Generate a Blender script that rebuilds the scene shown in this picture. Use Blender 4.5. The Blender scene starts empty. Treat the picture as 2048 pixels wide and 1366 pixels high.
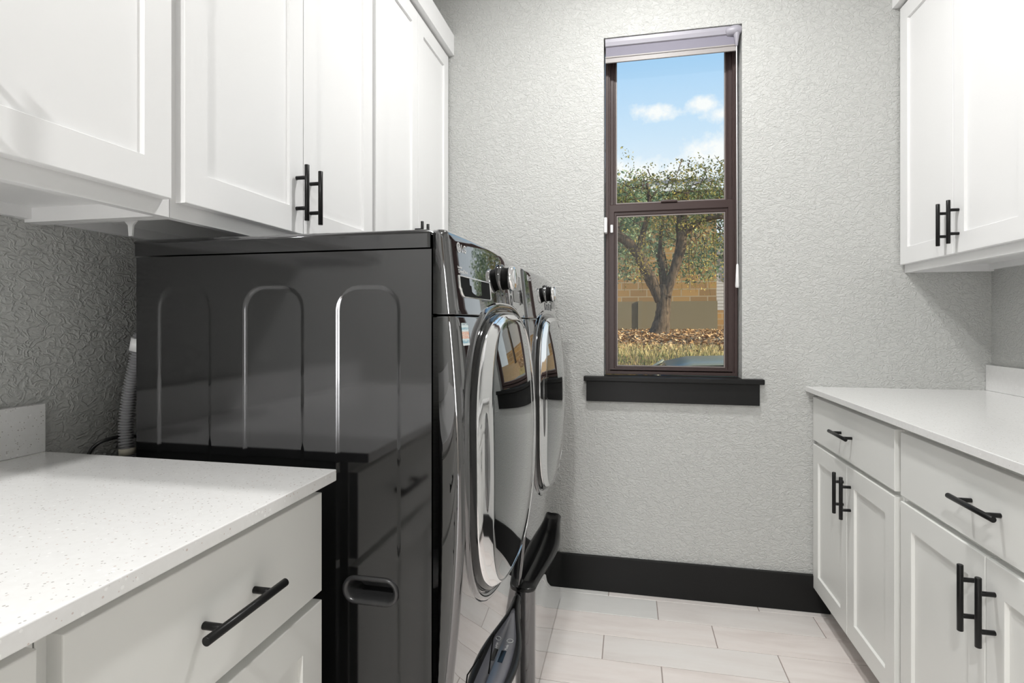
import bpy, bmesh, math, random
import numpy as np
from mathutils import Vector, Matrix

random.seed(7)
S = bpy.context.scene
COL = S.collection
PI = math.pi

# ------------------------------------------------------------------ camera
cam_d = bpy.data.cameras.new('camera')
cam_d.sensor_width = 36.0
cam_d.lens = 1098.36 / 2048 * 36.0
cam_d.shift_y = -(683 - 646.25) / 2048
cam_d.clip_start = 0.02
cam = bpy.data.objects.new('camera', cam_d)
COL.objects.link(cam)
cam.location = (0, 0, 1.1717)
cam.rotation_euler = (PI / 2, 0, 0.2114)
S.camera = cam

# ------------------------------------------------------------------ view
S.view_settings.view_transform = 'Standard'
S.view_settings.look = 'None'
S.view_settings.exposure = 0.1
S.view_settings.gamma = 1.0
S.view_settings.use_curve_mapping = False

# ------------------------------------------------------------------ node helpers
def sock(node, name):
    return node.inputs[name]

class NT:
    def __init__(s, tree):
        s.t = tree
    def n(s, typ, **kw):
        nd = s.t.nodes.new(typ)
        for k, v in kw.items():
            if k.startswith('i_'):
                nd.inputs[k[2:].replace('_', ' ')].default_value = v
            else:
                setattr(nd, k, v)
        return nd
    def l(s, a, b):
        s.t.links.new(a, b)
    def math(s, op, a, b=None, clamp=False):
        nd = s.t.nodes.new('ShaderNodeMath'); nd.operation = op; nd.use_clamp = clamp
        for i, v in enumerate((a, b)):
            if v is None: continue
            if isinstance(v, (int, float)): nd.inputs[i].default_value = v
            else: s.l(v, nd.inputs[i])
        return nd.outputs[0]
    def ramp(s, fac, stops, interp='LINEAR'):
        nd = s.t.nodes.new('ShaderNodeValToRGB'); nd.color_ramp.interpolation = interp
        el = nd.color_ramp.elements
        while len(el) < len(stops): el.new(0.5)
        for e, (p, c) in zip(el, stops):
            e.position = p; e.color = (*c, 1) if len(c) == 3 else c
        s.l(fac, nd.inputs[0])
        return nd.outputs[0]
    def mix(s, fac, a, b, blend='MIX'):
        nd = s.t.nodes.new('ShaderNodeMix'); nd.data_type = 'RGBA'; nd.blend_type = blend
        for i, v in ((0, fac), (6, a), (7, b)):
            if isinstance(v, (int, float)): nd.inputs[i].default_value = v
            elif isinstance(v, tuple): nd.inputs[i].default_value = (*v, 1)
            else: s.l(v, nd.inputs[i])
        return nd.outputs[2]

def mat(name, color=(.8, .8, .8), rough=.5, metal=0.0, spec=.5, coat=0.0, coat_rough=.05):
    m = bpy.data.materials.new(name); m.use_nodes = True
    b = m.node_tree.nodes['Principled BSDF']
    b.inputs['Base Color'].default_value = (*color, 1)
    b.inputs['Roughness'].default_value = rough
    b.inputs['Metallic'].default_value = metal
    b.inputs['Specular IOR Level'].default_value = spec
    b.inputs['Coat Weight'].default_value = coat
    b.inputs['Coat Roughness'].default_value = coat_rough
    return m, NT(m.node_tree), b

# ------------------------------------------------------------------ world: blue sky with soft clouds
W = bpy.data.worlds.new('World'); S.world = W; W.use_nodes = True
wt = NT(W.node_tree)
bg = W.node_tree.nodes['Background']
tc = wt.n('ShaderNodeTexCoord')
sp = wt.n('ShaderNodeSeparateXYZ'); wt.l(tc.outputs['Generated'], sp.inputs[0])
ysafe = wt.math('MAXIMUM', wt.math('ABSOLUTE', sp.outputs[1]), 0.12)
ax = wt.math('DIVIDE', sp.outputs[0], ysafe)
el = wt.math('DIVIDE', sp.outputs[2], ysafe)
sky = wt.ramp(el, [(0.0, (.92, .95, .98)), (.24, (.84, .91, .98)), (.33, (.62, .80, .97)), (.50, (.36, .64, .95)), (1.0, (.16, .38, .80))])
cmb = wt.n('ShaderNodeCombineXYZ'); wt.l(ax, cmb.inputs[0]); wt.l(el, cmb.inputs[1])
nz = wt.n('ShaderNodeTexNoise', i_Scale=24.0, i_Detail=6.0, i_Roughness=.62); wt.l(cmb.outputs[0], nz.inputs['Vector'])
nzb = wt.math('MULTIPLY', wt.math('SUBTRACT', nz.outputs[0], .5), 3.4)
cl = None
# (centre x, centre elevation, half width, half height)
for cx_, cy_, rx_, ry_ in ((.042, .372, .048, .018), (.125, .376, .036, .022), (.155, .36, .05, .016), (.185, .335, .03, .02),
                           (.15, .288, .085, .040), (.04, .262, .12, .034), (.19, .268, .06, .03), (-.22, .40, .09, .03), (-.5, .33, .14, .05), (.55, .30, .16, .05), (.45, .45, .12, .03)):
    dx = wt.math('DIVIDE', wt.math('SUBTRACT', ax, cx_), rx_)
    dy = wt.math('DIVIDE', wt.math('SUBTRACT', el, cy_), ry_)
    d2 = wt.math('SQRT', wt.math('ADD', wt.math('MULTIPLY', dx, dx), wt.math('MULTIPLY', dy, dy)))
    v = wt.math('ADD', wt.math('MULTIPLY', wt.math('SUBTRACT', 1.0, d2), 1.3), nzb, clamp=True)
    cl = v if cl is None else wt.math('MAXIMUM', cl, v)
cl = wt.math('MULTIPLY', cl, .97)
wt.l(wt.mix(cl, sky, (1.0, 1.0, 1.0)), bg.inputs['Color'])
bg.inputs['Strength'].default_value = 1.0

# ------------------------------------------------------------------ sun (lights the yard outside)
sun_d = bpy.data.lights.new('sun', 'SUN'); sun_d.energy = 7.5; sun_d.angle = .01; sun_d.color = (1, .86, .62)
sun = bpy.data.objects.new('sun', sun_d); COL.objects.link(sun)
sd = Vector((-.93, .28, -.42)); sun.rotation_euler = sd.to_track_quat('-Z', 'Y').to_euler()
sun.location = (6, -2, 8)

# ------------------------------------------------------------------ key dimensions
YB = 2.445      # inner face of the window wall
XL = -1.1665    # left wall
XR = 1.3558     # right wall
YR = -2.35      # wall behind the camera
HC = 2.85       # ceiling

# ------------------------------------------------------------------ geometry helpers
def nbm():
    return bmesh.new()

def box(bm, x0, x1, y0, y1, z0, z1, bev=0.0):
    vs = [bm.verts.new((x, y, z)) for x in (x0, x1) for y in (y0, y1) for z in (z0, z1)]
    fs = []
    for q in ((0, 1, 3, 2), (4, 6, 7, 5), (0, 4, 5, 1), (2, 3, 7, 6), (0, 2, 6, 4), (1, 5, 7, 3)):
        fs.append(bm.faces.new([vs[i] for i in q]))
    if bev > 0:
        es = set(e for f in fs for e in f.edges)
        bmesh.ops.bevel(bm, geom=list(es), offset=bev, segments=2, profile=.5, affect='EDGES')
    return vs

def frame_axes(d):
    d = d.normalized()
    a = Vector((0, 0, 1)) if abs(d.z) < .9 else Vector((1, 0, 0))
    u = d.cross(a).normalized(); v = d.cross(u).normalized()
    return u, v

def tube(bm, pts, rad, seg=12, cap=True):
    pts = [Vector(p) for p in pts]
    if not isinstance(rad, (list, tuple)): rad = [rad] * len(pts)
    rings = []
    u = None
    for i, p in enumerate(pts):
        d = (pts[min(i + 1, len(pts) - 1)] - pts[max(i - 1, 0)]).normalized()
        if u is None: u, v = frame_axes(d)
        else:
            u = (u - d * u.dot(d)).normalized(); v = d.cross(u).normalized()
        rings.append([bm.verts.new(p + (u * math.cos(t) + v * math.sin(t)) * rad[i]) for t in [2 * PI * k / seg for k in range(seg)]])
    for a, b in zip(rings, rings[1:]):
        for k in range(seg):
            f = bm.faces.new((a[k], a[(k + 1) % seg], b[(k + 1) % seg], b[k])); f.smooth = True
    if cap:
        bm.faces.new(rings[0][::-1]); bm.faces.new(rings[-1])
    return rings

def rod(bm, a, b, r, seg=16, bev=.0008):
    a, b = Vector(a), Vector(b); d = (b - a).normalized()
    tube(bm, [a, a + d * bev, b - d * bev, b], [r - bev, r, r, r - bev], seg)

def loft(bm, loops, closed=True, caps=(False, False), smooth=True):
    rs = [[bm.verts.new(p) for p in l] for l in loops]
    n = len(rs[0])
    for a, b in zip(rs, rs[1:]):
        for k in range(n if closed else n - 1):
            f = bm.faces.new((a[k], a[(k + 1) % n], b[(k + 1) % n], b[k])); f.smooth = smooth
    if caps[0]: bm.faces.new(rs[0][::-1])
    if caps[1]: bm.faces.new(rs[-1])
    return rs

def smooth_path(pts, n=8):
    P = [Vector(p) for p in pts]; P = [P[0] * 2 - P[1]] + P + [P[-1] * 2 - P[-2]]
    out = []
    for i in range(1, len(P) - 2):
        for k in range(n):
            t = k / n
            a, b, c, d = P[i - 1], P[i], P[i + 1], P[i + 2]
            out.append(.5 * ((2 * b) + (c - a) * t + (2 * a - 5 * b + 4 * c - d) * t * t + (3 * b - a - 3 * c + d) * t ** 3))
    out.append(P[-2])
    return out

def link(name, data, parent=None):
    o = bpy.data.objects.new(name, data); COL.objects.link(o)
    if parent is not None:
        o.parent = parent
        w = Vector((0, 0, 0)); p = parent
        while p is not None: w += p.location; p = p.parent
        o.location = -w
    return o

def part(name, bm, m, parent=None, label=None, recalc=True):
    if recalc: bmesh.ops.recalc_face_normals(bm, faces=bm.faces)
    me = bpy.data.meshes.new(name); bm.to_mesh(me); bm.free()
    ms = m if isinstance(m, (list, tuple)) else [m]
    for q in ms: me.materials.append(q)
    o = link(name, me, parent)
    if label: o['label'] = label
    return o

def thing(name, loc, label, cat, group=None):
    o = bpy.data.objects.new(name, None); COL.objects.link(o); o.location = loc
    o.empty_display_size = .1
    o['label'] = label; o['category'] = cat
    if group: o['group'] = group
    return o

def tag(o, label, cat, group=None, kind=None):
    o['label'] = label; o['category'] = cat
    if group: o['group'] = group
    if kind: o['kind'] = kind
    return o

def struct(name, bm, m, label=None):
    o = part(name, bm, m); o['kind'] = 'structure'
    if label: o['label'] = label
    return o

def text(name, body, size, loc, m, parent, extrude=.0002, align='LEFT', rot=(PI / 2, 0, PI / 2), offset=0.0):
    c = bpy.data.curves.new(name, 'FONT'); c.body = body; c.size = size; c.extrude = extrude; c.align_x = align; c.offset = offset
    c.resolution_u = 3
    tmp = bpy.data.objects.new(name, c); COL.objects.link(tmp)
    dg = bpy.context.evaluated_depsgraph_get()
    me = bpy.data.meshes.new_from_object(tmp.evaluated_get(dg))
    bpy.data.objects.remove(tmp)
    M = Matrix.Translation(loc) @ Matrix.Rotation(0, 4, 'X')
    from mathutils import Euler
    M = Matrix.Translation(loc) @ Euler(rot).to_matrix().to_4x4()
    me.transform(M); me.materials.clear(); me.materials.append(m)
    return link(name, me, parent)

# ------------------------------------------------------------------ materials
# textured paint: trowelled wall
def wall_material(name, color, strength=.35):
    m, t, b = mat(name, color, .55, spec=.35)
    g = t.n('ShaderNodeTexCoord')
    mp = t.n('ShaderNodeMapping'); mp.inputs['Scale'].default_value = (1, 1, 1.45); t.l(g.outputs['Object'], mp.inputs[0])
    def noise(sc_, det, ro, di):
        n_ = t.n('ShaderNodeTexNoise', i_Scale=sc_, i_Detail=det, i_Roughness=ro, i_Distortion=di); t.l(mp.outputs[0], n_.inputs['Vector']); return n_.outputs[0]
    ridge = t.ramp(t.math('ABSOLUTE', t.math('SUBTRACT', noise(44.0, 2.0, .5, .9), .5)), [(0, (1, 1, 1)), (.03, (.7, .7, .7)), (.11, (0, 0, 0))])
    h = t.math('ADD', t.math('MULTIPLY', ridge, .55), t.math('MULTIPLY', noise(75.0, 3.0, .55, .6), 1.0))
    bp = t.n('ShaderNodeBump', i_Strength=strength, i_Distance=.0030)
    t.l(h, bp.inputs['Height']); t.l(bp.outputs[0], b.inputs['Normal'])
    return m
M_wall = wall_material('wall_paint', (.545, .55, .535), .85)
M_ceil, t, b = mat('ceiling_paint', (.80, .80, .79), .9, spec=.2)
M_cab, t, b = mat('cabinet_white_paint', (.86, .86, .86), .36, spec=.45)
g = t.n('ShaderNodeTexCoord'); n = t.n('ShaderNodeTexNoise', i_Scale=180.0, i_Detail=2.0); t.l(g.outputs['Object'], n.inputs['Vector'])
bp = t.n('ShaderNodeBump', i_Strength=.03, i_Distance=.001); t.l(n.outputs[0], bp.inputs['Height']); t.l(bp.outputs[0], b.inputs['Normal'])
M_base, t, b = mat('base_cabinet_paint', (.83, .835, .81), .38, spec=.45)
g = t.n('ShaderNodeTexCoord'); n = t.n('ShaderNodeTexNoise', i_Scale=180.0, i_Detail=2.0); t.l(g.outputs['Object'], n.inputs['Vector'])
bp = t.n('ShaderNodeBump', i_Strength=.03, i_Distance=.001); t.l(n.outputs[0], bp.inputs['Height']); t.l(bp.outputs[0], b.inputs['Normal'])
M_cabin, t, b = mat('cabinet_underside', (.55, .55, .54), .6)
M_toe, t, b = mat('toe_kick_paint', (.45, .43, .42), .5)

# speckled quartz
M_quartz, t, b = mat('speckled_quartz', (.80, .80, .79), .12, spec=.5)
g = t.n('ShaderNodeTexCoord')
nz0 = t.n('ShaderNodeTexNoise', i_Scale=90.0, i_Detail=2.0); t.l(g.outputs['Object'], nz0.inputs['Vector'])
basec = t.mix(nz0.outputs[0], (.80, .795, .785), (.87, .87, .865))
def specks(scale, thr, color, base, prob):
    v = t.n('ShaderNodeTexVoronoi', i_Scale=scale); t.l(g.outputs['Object'], v.inputs['Vector'])
    s3 = t.n('ShaderNodeSeparateColor'); t.l(v.outputs['Color'], s3.inputs[0])
    rad = t.math('MULTIPLY', s3.outputs[1], thr)
    on = t.math('MULTIPLY', t.math('LESS_THAN', v.outputs['Distance'], rad), t.math('GREATER_THAN', s3.outputs[0], prob))
    return t.mix(on, base, color)
c1 = specks(260.0, .36, (.50, .48, .46), basec, .80)
c1 = specks(210.0, .32, (.66, .58, .55), c1, .84)
c1 = specks(170.0, .30, (.26, .24, .22), c1, .90)
c1 = specks(170.0, .40, (.93, .93, .92), c1, .90)
t.l(c1, b.inputs['Base Color'])

M_blackmetal, t, b = mat('matte_black_metal', (.008, .008, .008), .33, metal=0.0, spec=.25)
M_trimblk, t, b = mat('black_trim_paint', (.011, .011, .011), .42, spec=.22)
g = t.n('ShaderNodeTexCoord'); n = t.n('ShaderNodeTexNoise', i_Scale=40.0, i_Detail=4.0); t.l(g.outputs['Object'], n.inputs['Vector'])
bp = t.n('ShaderNodeBump', i_Strength=.12, i_Distance=.001); t.l(n.outputs[0], bp.inputs['Height']); t.l(bp.outputs[0], b.inputs['Normal'])

# floor tile: soft marbling, tint per tile from a face attribute
M_tile, t, b = mat('plank_tile', (.7, .66, .63), .28, spec=.5)
at = t.n('ShaderNodeAttribute', attribute_name='tint')
g = t.n('ShaderNodeTexCoord')
mp = t.n('ShaderNodeMapping'); mp.inputs['Scale'].default_value = (2.2, 14.0, 1); t.l(g.outputs['Object'], mp.inputs[0])
of = t.n('ShaderNodeVectorMath'); of.operation = 'SCALE'; of.inputs['Scale'].default_value = 40.0
t.l(at.outputs['Vector'], of.inputs[0])
ad = t.n('ShaderNodeVectorMath'); t.l(mp.outputs[0], ad.inputs[0]); t.l(of.outputs[0], ad.inputs[1])
n1 = t.n('ShaderNodeTexNoise', i_Scale=1.0, i_Detail=7.0, i_Roughness=.6, i_Distortion=.6); t.l(ad.outputs[0], n1.inputs['Vector'])
n2 = t.n('ShaderNodeTexNoise', i_Scale=5.0, i_Detail=5.0, i_Roughness=.65); t.l(ad.outputs[0], n2.inputs['Vector'])
c = t.ramp(n1.outputs[0], [(.30, (.80, .725, .69)), (.50, (.90, .835, .80)), (.68, (.93, .88, .85))])
c = t.mix(t.math('MULTIPLY', n2.outputs[0], .16), c, (.50, .45, .42))
c = t.mix(at.outputs['Fac'], c, (.74, .755, .74))
t.l(c, b.inputs['Base Color'])
M_grout, t, b = mat('grout', (.36, .31, .29), .85, spec=.2)

M_frame, t, b = mat('bronze_vinyl', (.055, .036, .034), .35, spec=.3)
M_rail, t, b = mat('window_bead', (.22, .19, .18), .4)
M_whitepl, t, b = mat('white_plastic', (.85, .85, .85), .3)
M_shade, t, b = mat('lavender_grey_shade', (.22, .21, .26), .7)
g = t.n('ShaderNodeTexCoord'); n = t.n('ShaderNodeTexNoise', i_Scale=600.0, i_Detail=1.0); t.l(g.outputs['Object'], n.inputs['Vector'])
bp = t.n('ShaderNodeBump', i_Strength=.2, i_Distance=.0006); t.l(n.outputs[0], bp.inputs['Height']); t.l(bp.outputs[0], b.inputs['Normal'])
M_shaderail, t, b = mat('shade_rail', (.34, .33, .375), .4)
M_hem, t, b = mat('shade_hem_bar', (.31, .29, .285), .45)

# window glass: clear with real fresnel reflection
M_glass = bpy.data.materials.new('window_glass'); M_glass.use_nodes = True
t = NT(M_glass.node_tree); M_glass.node_tree.nodes.remove(M_glass.node_tree.nodes['Principled BSDF'])
tr = t.n('ShaderNodeBsdfTransparent'); tr.inputs[0].default_value = (.97, .985, .98, 1)
gl = t.n('ShaderNodeBsdfGlossy'); gl.inputs['Roughness'].default_value = .01
fr = t.n('ShaderNodeFresnel'); fr.inputs['IOR'].default_value = 1.5
mx = t.n('ShaderNodeMixShader'); t.l(fr.outputs[0], mx.inputs[0]); t.l(tr.outputs[0], mx.inputs[1]); t.l(gl.outputs[0], mx.inputs[2])
t.l(mx.outputs[0], M_glass.node_tree.nodes['Material Output'].inputs['Surface'])

M_side, t, b = mat('graphite_side_paint', (.105, .105, .108), .09, metal=1.0)
M_front, t, b = mat('black_steel_front', (.15, .15, .154), .035, metal=1.0, coat=1.0, coat_rough=.02)
M_chrome, t, b = mat('chrome', (.90, .90, .91), .05, metal=1.0)
M_darkchrome, t, b = mat('dark_chrome', (.20, .20, .205), .05, metal=1.0)
M_doorglass, t, b = mat('tinted_door_glass', (.06, .08, .082), .02, metal=1.0, coat=1.0, coat_rough=.01)
M_gloss, t, b = mat('black_gloss_plastic', (.008, .008, .008), .08, spec=.5)
M_satin, t, b = mat('black_satin_plastic', (.014, .014, .014), .3, spec=.5)
M_void, t, b = mat('black_recess', (.004, .004, .004), .6, spec=.1)
M_white, t, b = mat('white_print', (.8, .8, .8), .5)
M_greypanel, t, b = mat('grey_panel', (.16, .16, .18), .15, spec=.6)
M_hose, t, b = mat('grey_hose', (.33, .33, .34), .45)
M_hosecuff, t, b = mat('cream_cuff', (.62, .58, .48), .6)
M_grip, t, b = mat('dark_grey_plastic', (.03, .03, .031), .30, spec=.6)

# rating sticker: bands of colour down its height
M_sticker, t, b = mat('sticker', (.8, .85, .85), .4)
g = t.n('ShaderNodeTexCoord'); s3 = t.n('ShaderNodeSeparateXYZ'); t.l(g.outputs['Object'], s3.inputs[0])
hh = t.math('DIVIDE', t.math('SUBTRACT', s3.outputs[2], 1.130), .042)
c = t.ramp(hh, [(0, (.80, .88, .9)), (.10, (.25, .50, .62)), (.22, (.70, .85, .9)), (.30, (.86, .48, .33)), (.58, (.85, .52, .38)), (.62, (.8, .9, .92)), (.70, (.30, .55, .65)), (.80, (.82, .92, .94)), (.90, (.35, .45, .5))], 'CONSTANT')
n = t.n('ShaderNodeTexNoise', i_Scale=500.0, i_Detail=2.0); t.l(g.outputs['Object'], n.inputs['Vector'])
t.l(t.mix(t.math('GREATER_THAN', n.outputs[0], .56), c, (.86, .9, .9)), b.inputs['Base Color'])

def emis(name, color, strength):
    m = bpy.data.materials.new(name); m.use_nodes = True
    b = m.node_tree.nodes['Principled BSDF']
    b.inputs['Base Color'].default_value = (.8, .8, .8, 1)
    b.inputs['Emission Color'].default_value = (*color, 1); b.inputs['Emission Strength'].default_value = strength
    return m

# ------------------------------------------------------------------ ceiling lights
M_lamp = emis('lamp_lens', (1, .99, .97), 12.0)
def ceiling_light(x, y, label, power):
    r = thing('ceiling_light', (x, y, HC), label, 'ceiling light', 'flush disc ceiling lights')
    def cl(rr, dz): return [(x + rr * math.cos(a), y + rr * math.sin(a), HC + dz) for a in [2 * PI * k / 48 for k in range(48)]]
    bm = nbm(); loft(bm, [cl(.0005, -.0002), cl(.128, -.0002), cl(.130, -.006), cl(.124, -.014), cl(.110, -.018), cl(.106, -.016), cl(.104, -.010)])
    part('trim_ring', bm, M_whitepl, r)
    bm = nbm(); loft(bm, [cl(.105, -.011), cl(.06, -.013), cl(.0005, -.014)]); part('lens', bm, M_lamp, r)
    l = bpy.data.lights.new('ceiling_lamp', 'AREA'); l.shape = 'DISK'; l.size = .15; l.energy = power; l.color = (1, .992, .975)
    lo = bpy.data.objects.new('ceiling_lamp', l); COL.objects.link(lo); lo.parent = r; lo.location = (0, 0, -.020)
    return r
ceiling_light(.093, 1.63, 'white disc ceiling light nearest the window, above the aisle', 21)
ceiling_light(-.28, -1.10, 'white disc fill light added behind the camera near the doorway', 54)  # unseen lamp added behind the camera as fill

# ------------------------------------------------------------------ room shell
T = .15
WX0, WX1, WZ0, WZ1 = -.112, .458, .940, 2.424
bm = nbm()
box(bm, XL - T, WX0, YB, YB + T, -.05, HC + .15)
box(bm, WX1, XR + T, YB, YB + T, -.05, HC + .15)
box(bm, WX0, WX1, YB, YB + T, -.05, WZ0 - .022)
box(bm, WX0, WX1, YB, YB + T, WZ1, HC + .15)
struct('wall_back', bm, M_wall)
bm = nbm(); box(bm, XL - T, XL, YR - T, YB, -.05, HC + .15); struct('wall_left', bm, M_wall)
bm = nbm(); box(bm, XR, XR + T, YR - T, YB, -.05, HC + .15); struct('wall_right', bm, M_wall)
# wall behind the camera with a doorway
DX0, DX1, DZ = -1.08, -.26, 2.10
bm = nbm(); box(bm, XL, DX0, YR - T, YR, -.05, HC + .15); box(bm, DX1, XR, YR - T, YR, -.05, HC + .15); box(bm, DX0, DX1, YR - T, YR, DZ, HC + .15)
struct('wall_front', bm, M_wall)
bm = nbm(); box(bm, XL - T, XR + T, YR - T, YB + T, HC, HC + .1); struct('ceiling', bm, M_ceil)
d = bpy.data.objects.new('door_1', None); COL.objects.link(d); d.location = (DX0, YR, 0); d['kind'] = 'structure'
bm = nbm()
box(bm, DX0 - .08, DX0, YR, YR + .018, 0, DZ + .08); box(bm, DX1, DX1 + .08, YR, YR + .018, 0, DZ + .08); box(bm, DX0, DX1, YR, YR + .018, DZ, DZ + .08)
part('door_casing', bm, M_trimblk, d)
# unseen hall added behind the camera to hold a fill light for the room
M_hall, t, b = mat('beige_hall_paint', (.55, .50, .44), .8, spec=.2)
HY = -5.2
bm = nbm(); box(bm, -2.2, -2.05, HY, YR - T, 0, HC); box(bm, -2.2, XL - T, YR - T, YR - T + .1, 0, HC); struct('wall_hall_left', bm, M_hall)
bm = nbm(); box(bm, 2.4, 2.55, HY, YR - T, 0, HC); struct('wall_hall_right', bm, M_hall)
bm = nbm(); box(bm, -2.2, -1.5, HY - T, HY, 0, HC); box(bm, -.40, 2.55, HY - T, HY, 0, HC); box(bm, -1.5, -.40, HY - T, HY, 2.1, HC); struct('wall_hall_far', bm, M_hall)
bm = nbm(); box(bm, -2.2, 2.55, HY - T, YR - T, HC, HC + .1); struct('ceiling_hall', bm, M_ceil)
bm = nbm(); box(bm, -2.2, 2.55, HY - T, YR - .1, -.05, -.001); struct('floor_hall', bm, M_hall)
dl = bpy.data.lights.new('hall_fill_light', 'AREA'); dl.shape = 'RECTANGLE'; dl.size = 1.05; dl.size_y = 2.0; dl.energy = 85; dl.color = (1, .995, .99)
do = bpy.data.objects.new('hall_fill_light', dl); COL.objects.link(do); do.location = (-.95, HY - .05, 1.05)  # added fill light, brightens the window wall and cabinet fronts from behind
do.rotation_euler = Vector((0, 1, 0)).to_track_quat('-Z', 'Y').to_euler()

# floor: plank tiles laid in thirds, one mesh
bm = nbm()
lay = bm.faces.layers.float.new('tint')
PX, PY, G = .605, .1515, .0032
y_top = 2.2435 + PY   # a grout line lies at 2.2435 + n * PY
fz = 0.0
gfaces = box(bm, XL - .1, XR + .1, YR - .1, YB + .1, -.05, -.0016)
for f in bm.faces: f.material_index = 1
rng = random.Random(11)
k = -2
while True:
    y1 = y_top + (1 if k < 0 else 0) * 0 - k * PY
    y0 = y1 - PY
    if y1 < YR: break
    off = .11 + .2 * k
    j0 = math.floor((XL - off) / PX) - 1
    for j in range(j0, j0 + 8):
        x0 = off + j * PX; x1 = x0 + PX
        a0, a1, b0, b1 = max(x0 + G / 2, XL - .02), min(x1 - G / 2, XR + .02), max(y0 + G / 2, YR), min(y1 - G / 2, YB + .02)
        if a1 - a0 < .005 or b1 - b0 < .005: continue
        e = .0009
        tn = rng.choice((0, 0, .05, .1, .1, .15, .2, .3, .75))
        lo = [bm.verts.new(v) for v in ((a0, b0, -.0016), (a1, b0, -.0016), (a1, b1, -.0016), (a0, b1, -.0016))]
        hi = [bm.verts.new(v) for v in ((a0 + e, b0 + e, 0), (a1 - e, b0 + e, 0), (a1 - e, b1 - e, 0), (a0 + e, b1 - e, 0))]
        fs = [bm.faces.new(hi)] + [bm.faces.new((lo[i], lo[(i + 1) % 4], hi[(i + 1) % 4], hi[i])) for i in range(4)]
        for f in fs: f[lay] = tn
    k += 1
struct('floor', bm, [M_tile, M_grout])

# black baseboard on the window wall
bm = nbm()
box(bm, XL, .79, YB - .018, YB, 0, .150, .002)
struct('baseboard_back', bm, M_trimblk)

# black window sill with apron
bm = nbm()
box(bm, -.198, .541, 2.413, YB, .918, .940, .004)
box(bm, WX0 + .001, WX1 - .001, YB, 2.53, .918, .9395)
box(bm, -.187, .524, 2.427, YB, .830, .918, .0015)
struct('trim_1', bm, M_trimblk)

# ------------------------------------------------------------------ window
win = bpy.data.objects.new('window_1', None); COL.objects.link(win); win.location = (WX0, 2.515, WZ0); win['kind'] = 'structure'
FY = 2.512
def rect_frame(bm, x0, x1, z0, z1, w, y0, y1, bev=.003, wb=None, wt_=None):
    """mitred frame with a soft profile"""
    wb = wb or w; wt_ = wt_ or w
    def loop(i_, y): return [(x0 + i_ * w, y, z0 + i_ * wb), (x1 - i_ * w, y, z0 + i_ * wb), (x1 - i_ * w, y, z1 - i_ * wt_), (x0 + i_ * w, y, z1 - i_ * wt_)]
    loft(bm, [loop(0, y1), loop(0, y0 + bev), loop(.08, y0), loop(.62, y0), loop(.70, y0 + .006), loop(.9, y0 + .006), loop(1, y0 + .010), loop(1, y1), loop(0, y1)], smooth=False)
bm = nbm(); rect_frame(bm, WX0 + .004, WX1 - .004, WZ0 + .002, WZ1 - .002, .022, FY, FY + .06)
part('window_frame', bm, M_frame, win)
# lower sash (nearer), upper sash
bm = nbm(); rect_frame(bm, -.090, .436, .952, 1.706, .032, FY + .006, FY + .036, wb=.026, wt_=.052)
part('lower_sash', bm, M_frame, win)
bm = nbm(); rect_frame(bm, -.090, .436, 1.672, 2.415, .028, FY + .022, FY + .052, wb=.040)
part('upper_sash', bm, M_frame, win)
def bead(name, x0, x1, z0, z1, y):
    bm = nbm(); w = .005
    def loop(i_, yy): return [(x0 + i_ * w, yy, z0 + i_ * w), (x1 - i_ * w, yy, z0 + i_ * w), (x1 - i_ * w, yy, z1 - i_ * w), (x0 + i_ * w, yy, z1 - i_ * w)]
    loft(bm, [loop(0, y + .008), loop(0, y), loop(1, y), loop(1, y + .008)], smooth=False)
    part(name, bm, M_rail, win)
bead('glazing_bead', -.0585, .4045, .9775, 1.6545, FY + .012)
bead('glazing_bead', -.0625, .4085, 1.7115, 2.3875, FY + .030)
bm = nbm(); box(bm, -.056, .402, FY + .020, FY + .024, .980, 1.652); part('pane', bm, M_glass, win)
bm = nbm(); box(bm, -.060, .406, FY + .036, FY + .040, 1.714, 2.385); part('pane', bm, M_glass, win)
bm = nbm(); box(bm, .135, .205, FY + .0, FY + .016, 1.706, 1.716, .002); part('sash_lock', bm, M_frame, win)

# roller shade, almost fully rolled up
sh = thing('roller_shade', (.173, 2.47, 2.42), 'lavender grey roller shade rolled up at the top of the window', 'window shade')
bm = nbm()
prof = [(2.450, 2.421), (2.449, 2.406), (2.452, 2.390), (2.458, 2.387), (2.505, 2.387), (2.505, 2.421)]
loft(bm, [[(x, y, z) for y, z in prof] for x in (WX0 + .006, .408)], caps=(True, True), smooth=False)
part('cassette', bm, M_shaderail, sh)
bm = nbm(); box(bm, WX0 + .008, .440, 2.4585, 2.462, 2.343, 2.390); part('fabric', bm, M_shade, sh)
bm = nbm(); box(bm, WX0 + .006, .442, 2.454, 2.468, 2.339, 2.346, .0015); box(bm, WX0 + .006, .442, 2.457, 2.465, 2.319, 2.339, .001)
part('hem_bar', bm, M_hem, sh)
bm = nbm()
tube(bm, smooth_path([(.402, 2.466, 2.402), (.418, 2.458, 2.402), (.436, 2.456, 2.402), (.452, 2.462, 2.402)], 4), [.017] + [.021] * 5 + [.022] * 4 + [.021] * 2 + [.017], 20)
tube(bm, [(.438, 2.452, 2.398), (.438, 2.452, 2.386), (.438, 2.452, 2.338), (.438, 2.452, 2.334)], [.013, .013, .005, .003], 16)
part('control_cup', bm, M_shaderail, sh)
bm = nbm(); tube(bm, [(.438, 2.452, 2.336), (.441, 2.452, 1.40)], .0022, 8); part('cord', bm, M_whitepl, sh)
bm = nbm(); tube(bm, [(.441, 2.452, 1.42), (.441, 2.452, 1.415), (.4405, 2.452, 1.325), (.4405, 2.452, 1.320)], [.003, .0045, .008, .006], 12); part('tassel', bm, M_whitepl, sh)

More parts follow.
